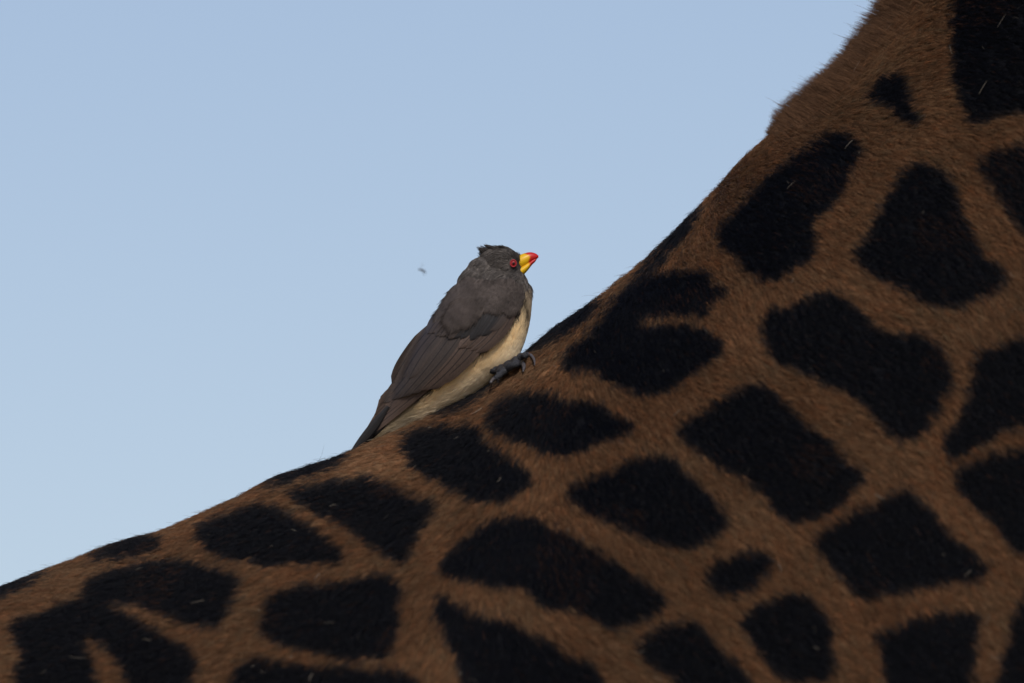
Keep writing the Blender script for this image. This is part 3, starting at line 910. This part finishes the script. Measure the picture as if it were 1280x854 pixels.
# soft plumage over the shoulder, so that the coverts grow out of it
def wing_plumes(n, poly, lay, L0, parent, col):  # tufts laid over the wing root
    P = np.array(poly, float); lo, hi = P.min(0), P.max(0)
    x = rng.uniform(lo[0], hi[0], n * 3); y = rng.uniform(lo[1], hi[1], n * 3)
    k = pip(P, x, y); x, y = x[k][:n], y[k][:n]; n = len(x)
    PBn = 8
    idx = np.repeat(np.arange(n), PBn)
    fx, fy = -0.60, 0.80
    an = np.arctan2(fy, fx) + rng.normal(0, 0.10, n) + 0.25 * vnoise(np.stack([x, y, 0 * x], 1), 16, 51) - 0.5 * smoothstep(620, 655, x)
    Ln = L0 * np.exp(rng.normal(0, .15, n))
    sp = rng.normal(0, 1, len(idx))
    a2 = an[idx] + sp * 0.13
    l2 = Ln[idx] * rng.uniform(.8, 1.08, len(idx))
    hx, hy = x[idx] - np.sin(an[idx]) * sp * 0.6, y[idx] + np.cos(an[idx]) * sp * 0.6
    P4 = []
    for f, h in ((0, 0), (.33, 1.0), (.68, 1.1), (1.0, 0.5)):
        X_, Y_ = hx + np.cos(a2) * l2 * f, hy + np.sin(a2) * l2 * f
        D_ = np.concatenate([wing_depth(X_[a:a + 4000], Y_[a:a + 4000]) for a in range(0, len(X_), 4000)])
        P4.append(B(X_, Y_, D_ - lay - h))
    pts_ = np.stack(P4, 1)
    c_ = col * (1 + 0.25 * vnoise(np.stack([x, y, 0 * x], 1), 12, 52))[idx][:, None] * np.exp(rng.normal(0, .22, (n, 1)))[idx] * np.exp(rng.normal(0, .1, (len(idx), 1)))
    return curves_obj('plumage', pts_, np.tile([0.00012, 0.00012, 0.0001, 0.00003], (len(idx), 1)), c_, m_plume, parent)
tag(wing_plumes(1500, [(604,350),(638,348),(652,356),(655,366),(650,380),(640,388),(612,384),(590,384),(566,392),(545,398),(552,380),(566,360),(584,346)], 8.6, 11, wing, BACKC * 0.92), kind='stuff')
tag(wing_plumes(420, [(576,372),(602,372),(606,388),(590,400),(570,402),(560,396),(564,384)], 9.8, 18, wing, np.array([0.070, 0.055, 0.048])), kind='stuff')

# the far wing mirrors the near one
wing2 = wing.copy(); COL.objects.link(wing2); wing2.parent = oxp; wing2.scale = (1, -1, 1)
for ch in list(wing.children):
    c = ch.copy(); COL.objects.link(c); c.parent = wing2

# ---- tail: rump coverts with stiff pointed feathers
V, F = tube([B(508, 505, 0), B(490, 522, 0), B(472, 538, 0), B(460, 549, 0)], [(9 * S, 10 * S), (9 * S, 9 * S), (6 * S, 7 * S), (3 * S, 5 * S)], 12)
tail = mesh_obj('tail', V, F, m_bskin, oxp, color=np.tile([0.03, 0.026, 0.025], (len(V), 1)))
for k in range(8):
    t = k / 7
    e = abs(t - 0.5) * 2
    feather('feather', lerp((486, 508), (500, 530), t), (lerp((431, 571), (441, 568), t)[0] + e * 7, lerp((573, 577), (576, 564), t)[1] - e * 8), 10, -6 + 4 * e, m_f_tail, tail, 0, 0.5,
            depth=lambda X, Y, t=t: -6 + 14 * (t - 0.5) * 2 * np.ones_like(X) * 0.6)

# ---- beak
def loft_px(stations, nseg=24, dens=6):
    A = catmull([(*a, *b, c) for a, b, c in stations], dens)
    V = []
    for tx, ty, bx, by, h in A:
        for j in range(nseg):
            t = 2 * math.pi * j / nseg
            c_, s_ = math.cos(t), math.sin(t)
            V.append(B((tx + bx) / 2 + (tx - bx) / 2 * c_, (ty + by) / 2 + (ty - by) / 2 * c_, h * s_))
    F = grid_faces(len(A), nseg, wrap=True)
    F.append(tuple(range(nseg))[::-1]); F.append(tuple(range((len(A) - 1) * nseg, len(A) * nseg)))
    return np.array(V), F
def beak_color(V):
    px, py, d = unB(V)
    m = smoothstep(-1.9, 1.5, px - 661.4 + 0.8 * np.sin(py * .6) + 5.5 * smoothstep(321, 316.5, py))
    return np.array([0.86, 0.50, 0.012]) * (1 - m[:, None]) + np.array([0.60, 0.022, 0.018]) * m[:, None]
m_beak = pigment_mat('beak_horn', 0.38, 0.4, 0.06, 900)
up_st = [((645,321),(646,338),8.5), ((652,318.3),(652,336.3),8.3), ((657,316.8),(657.5,333),7.4), ((662,316),(662.5,329.5),6.0), ((666.5,316.6),(667,326.6),4.6), ((670.3,318.2),(670.6,324.4),3.0), ((672.8,320.4),(672.6,322.9),1.3)]
lo_st = [((646,334),(644,348),8.6), ((652,332.8),(651.2,345.8),8.4), ((656,330.6),(655.4,343),7.5), ((660.5,328),(660,338),6.1), ((664.6,325.4),(664.6,332),4.7), ((668.4,323.4),(668.6,328),3.0), ((671,322),(671,324),1.2)]
beak = link('beak', None, oxp)
for nm_, stn in (('upper_mandible', up_st), ('lower_mandible', lo_st)):
    V, F = loft_px(stn)
    mesh_obj(nm_, V, F, m_beak, beak, color=beak_color(V))

# ---- eyes
m_iris = noise_mat('iris_red', (0.42, 0.03, 0.035), (0.55, 0.08, 0.08), 1500, 0.3, 0.4)
m_lid = noise_mat('eye_ring_red', (0.40, 0.025, 0.035), (0.52, 0.05, 0.06), 1500, 0.5, 0.3)
m_pupil = noise_mat('pupil_black', (0.004, 0.003, 0.003), (0.010, 0.005, 0.005), 900, 0.12, 0.6)
ed = bird_depth(641.5, 330.0) or -16
for side in (1, -1):
    V, F = ellipsoid(641.5, 330.0, side * (ed - 0.2), 3.3, 3.8, 3.0)
    eye = mesh_obj('eye', V, F, m_iris, oxp)
    V, F = ellipsoid(641.8, 330.1, side * (ed - 3.1), 1.7, 1.8, 0.9, n=10, m=12)
    mesh_obj('pupil', V, F, m_pupil, eye)
    V, F = [], None
    ring, sec = 28, 8
    for i in range(ring):
        t = 2 * math.pi * i / ring
        for j in range(sec):
            u_ = 2 * math.pi * j / sec
            V.append(B(641.5 + (3.7 + 0.7 * math.cos(u_)) * math.cos(t), 330.0 + (4.2 + 0.7 * math.cos(u_)) * math.sin(t), side * (ed - 2.2 + 1.1 * math.sin(u_))))
    F = [(i * sec + j, ((i + 1) % ring) * sec + j, ((i + 1) % ring) * sec + (j + 1) % sec, i * sec + (j + 1) % sec) for i in range(ring) for j in range(sec)]
    mesh_obj('eye_ring', V, F, m_lid, eye)

# ---- feet: scaly toes gripping the coat
m_toe = noise_mat('toe_scales', (0.016, 0.017, 0.021), (0.060, 0.060, 0.068), 1400, 0.5, 0.35, 1.0)
m_claw = noise_mat('claw_horn', (0.07, 0.062, 0.065), (0.13, 0.115, 0.115), 500, 0.35, 0.5)
inv = (Matrix.Translation(oxp.location) @ Matrix.Rotation(TH, 4, 'X')).inverted()
def on_hide(px, py, rise):
    """bird-space depth that puts this pixel's point 'rise' px in front of the coat"""
    y = hide_y(px, py)
    if y is None:
        y = hide_y(px - 2, py + 14)
    if y is None:
        y = -0.03
    loc = inv @ Vector(px_to_world(px, py, y))
    return loc.y / S - rise
def limb(pts, radii, nseg=12, knobs=0.0, dens=6, shift=0.0, rise=22.0):
    A = catmull([(p[0], p[1], on_hide(p[0], p[1], rise + (p[2] if len(p) > 2 else 0)) + shift, r) for p, r in zip(pts, radii)], dens)
    r = A[:, 3] * (1.0 - 0.55 * knobs + knobs * np.abs(np.sin(np.linspace(0.3, math.pi * (len(A) / 9.0), len(A)))))
    return tube(B(A[:, 0], A[:, 1], A[:, 2]), r * S * 0.93, nseg)
for fi, shift in enumerate((0.0, 46.0)):
    toes = [([(612,462,10),(624,462,5),(634,457,2),(644,451,2),(651,446,2),(657,444,2)], [5.2,5.4,5.4,5.0,4.6,3.4]),
            ([(622,466,3),(634,460,3),(644,455,4),(650,453,4)], [4.6,5.4,5.4,4.4]),
            ([(632,462,2),(625,468,3),(619,473,3)], [4.6,4.4,3.6]),
            ([(634,460,3),(628,469,4),(625,472,3)], [4.2,4.0,3.2])]
    claws = [([(655,444.5,2),(661,443.6,3),(665.5,447,3),(667.6,451.5,2),(668,456.5,-1)], [3.0,2.7,2.1,1.4,0.5]),
             ([(648,453,4),(653,455,5),(654.5,459,4),(653.5,464.5,0)], [3.7,3.5,2.6,0.7]),
             ([(620,472,3),(615.5,475,3),(613.5,478.5,2),(614.5,482,-1)], [2.7,2.3,1.6,0.5]),
             ([(626,471,4),(623.5,474,4),(622.5,478,0)], [2.5,2.0,0.6])]
    V, F = merged([limb(p, r, knobs=0.34, shift=shift, dens=10) for p, r in toes])
    foot = mesh_obj('foot', V, F, m_toe, oxp)
    for p_, r_ in claws:
        V, F = limb(p_, r_, shift=shift)
        mesh_obj('claw', V, F, m_claw, foot)

# ------------------------------------------------------------------ small insect hovering in the air behind the bird
fly = link('insect', None)
fly.location = px_to_world(527.5, 338, 0.17)
fly.scale = (1.25, 1.25, 1.25)
tag(fly, 'tiny grey flying insect in the open sky behind the bird', 'insect')
m_fly = noise_mat('insect_body', (0.05, 0.05, 0.055), (0.12, 0.12, 0.13), 900, 0.6, 0.3)
m_wing = noise_mat('insect_wing', (0.14, 0.15, 0.17), (0.24, 0.25, 0.28), 600, 0.3, 0.5)
mm = 0.001
P = catmull([(-2.6 * mm, 0, 0.7 * mm), (-1.2 * mm, 0, 0.5 * mm), (0.2 * mm, 0, 0), (1.6 * mm, 0, -0.6 * mm), (2.6 * mm, 0, -1.6 * mm)], 4)
V, F = tube(P, np.interp(np.linspace(0, 1, len(P)), [0, .25, .5, .75, 1], [.2, .55, .65, .5, .15]) * mm, 10)
mesh_obj('body', V, F, m_fly, fly)
for s in (-1, 1):
    P = np.array([(0, 0, 0.4), (-0.3, 0.5 * s, 1.6), (0.1, 1.1 * s, 3.2), (0.5, 1.4 * s, 4.3)]) * mm
    V, F = tube(catmull(P, 4), [(0.06 * mm, r * mm) for r in np.interp(np.linspace(0, 1, 13), [0, .5, .85, 1], [.15, .75, .6, .1])], 8)
    mesh_obj('wing', V, F, m_wing, fly)
for k, s in ((0, -1), (1, 1), (2, -1)):
    P = np.array([(0.2 + 0.6 * k, 0, -0.3), (0.5 + 0.6 * k, 0.4 * s, -1.5), (0.9 + 0.6 * k, 0.6 * s, -3.0)]) * mm
    V, F = tube(catmull(P, 3), np.linspace(0.12, 0.05, 7) * mm, 6)
    mesh_obj('leg', V, F, m_fly, fly)
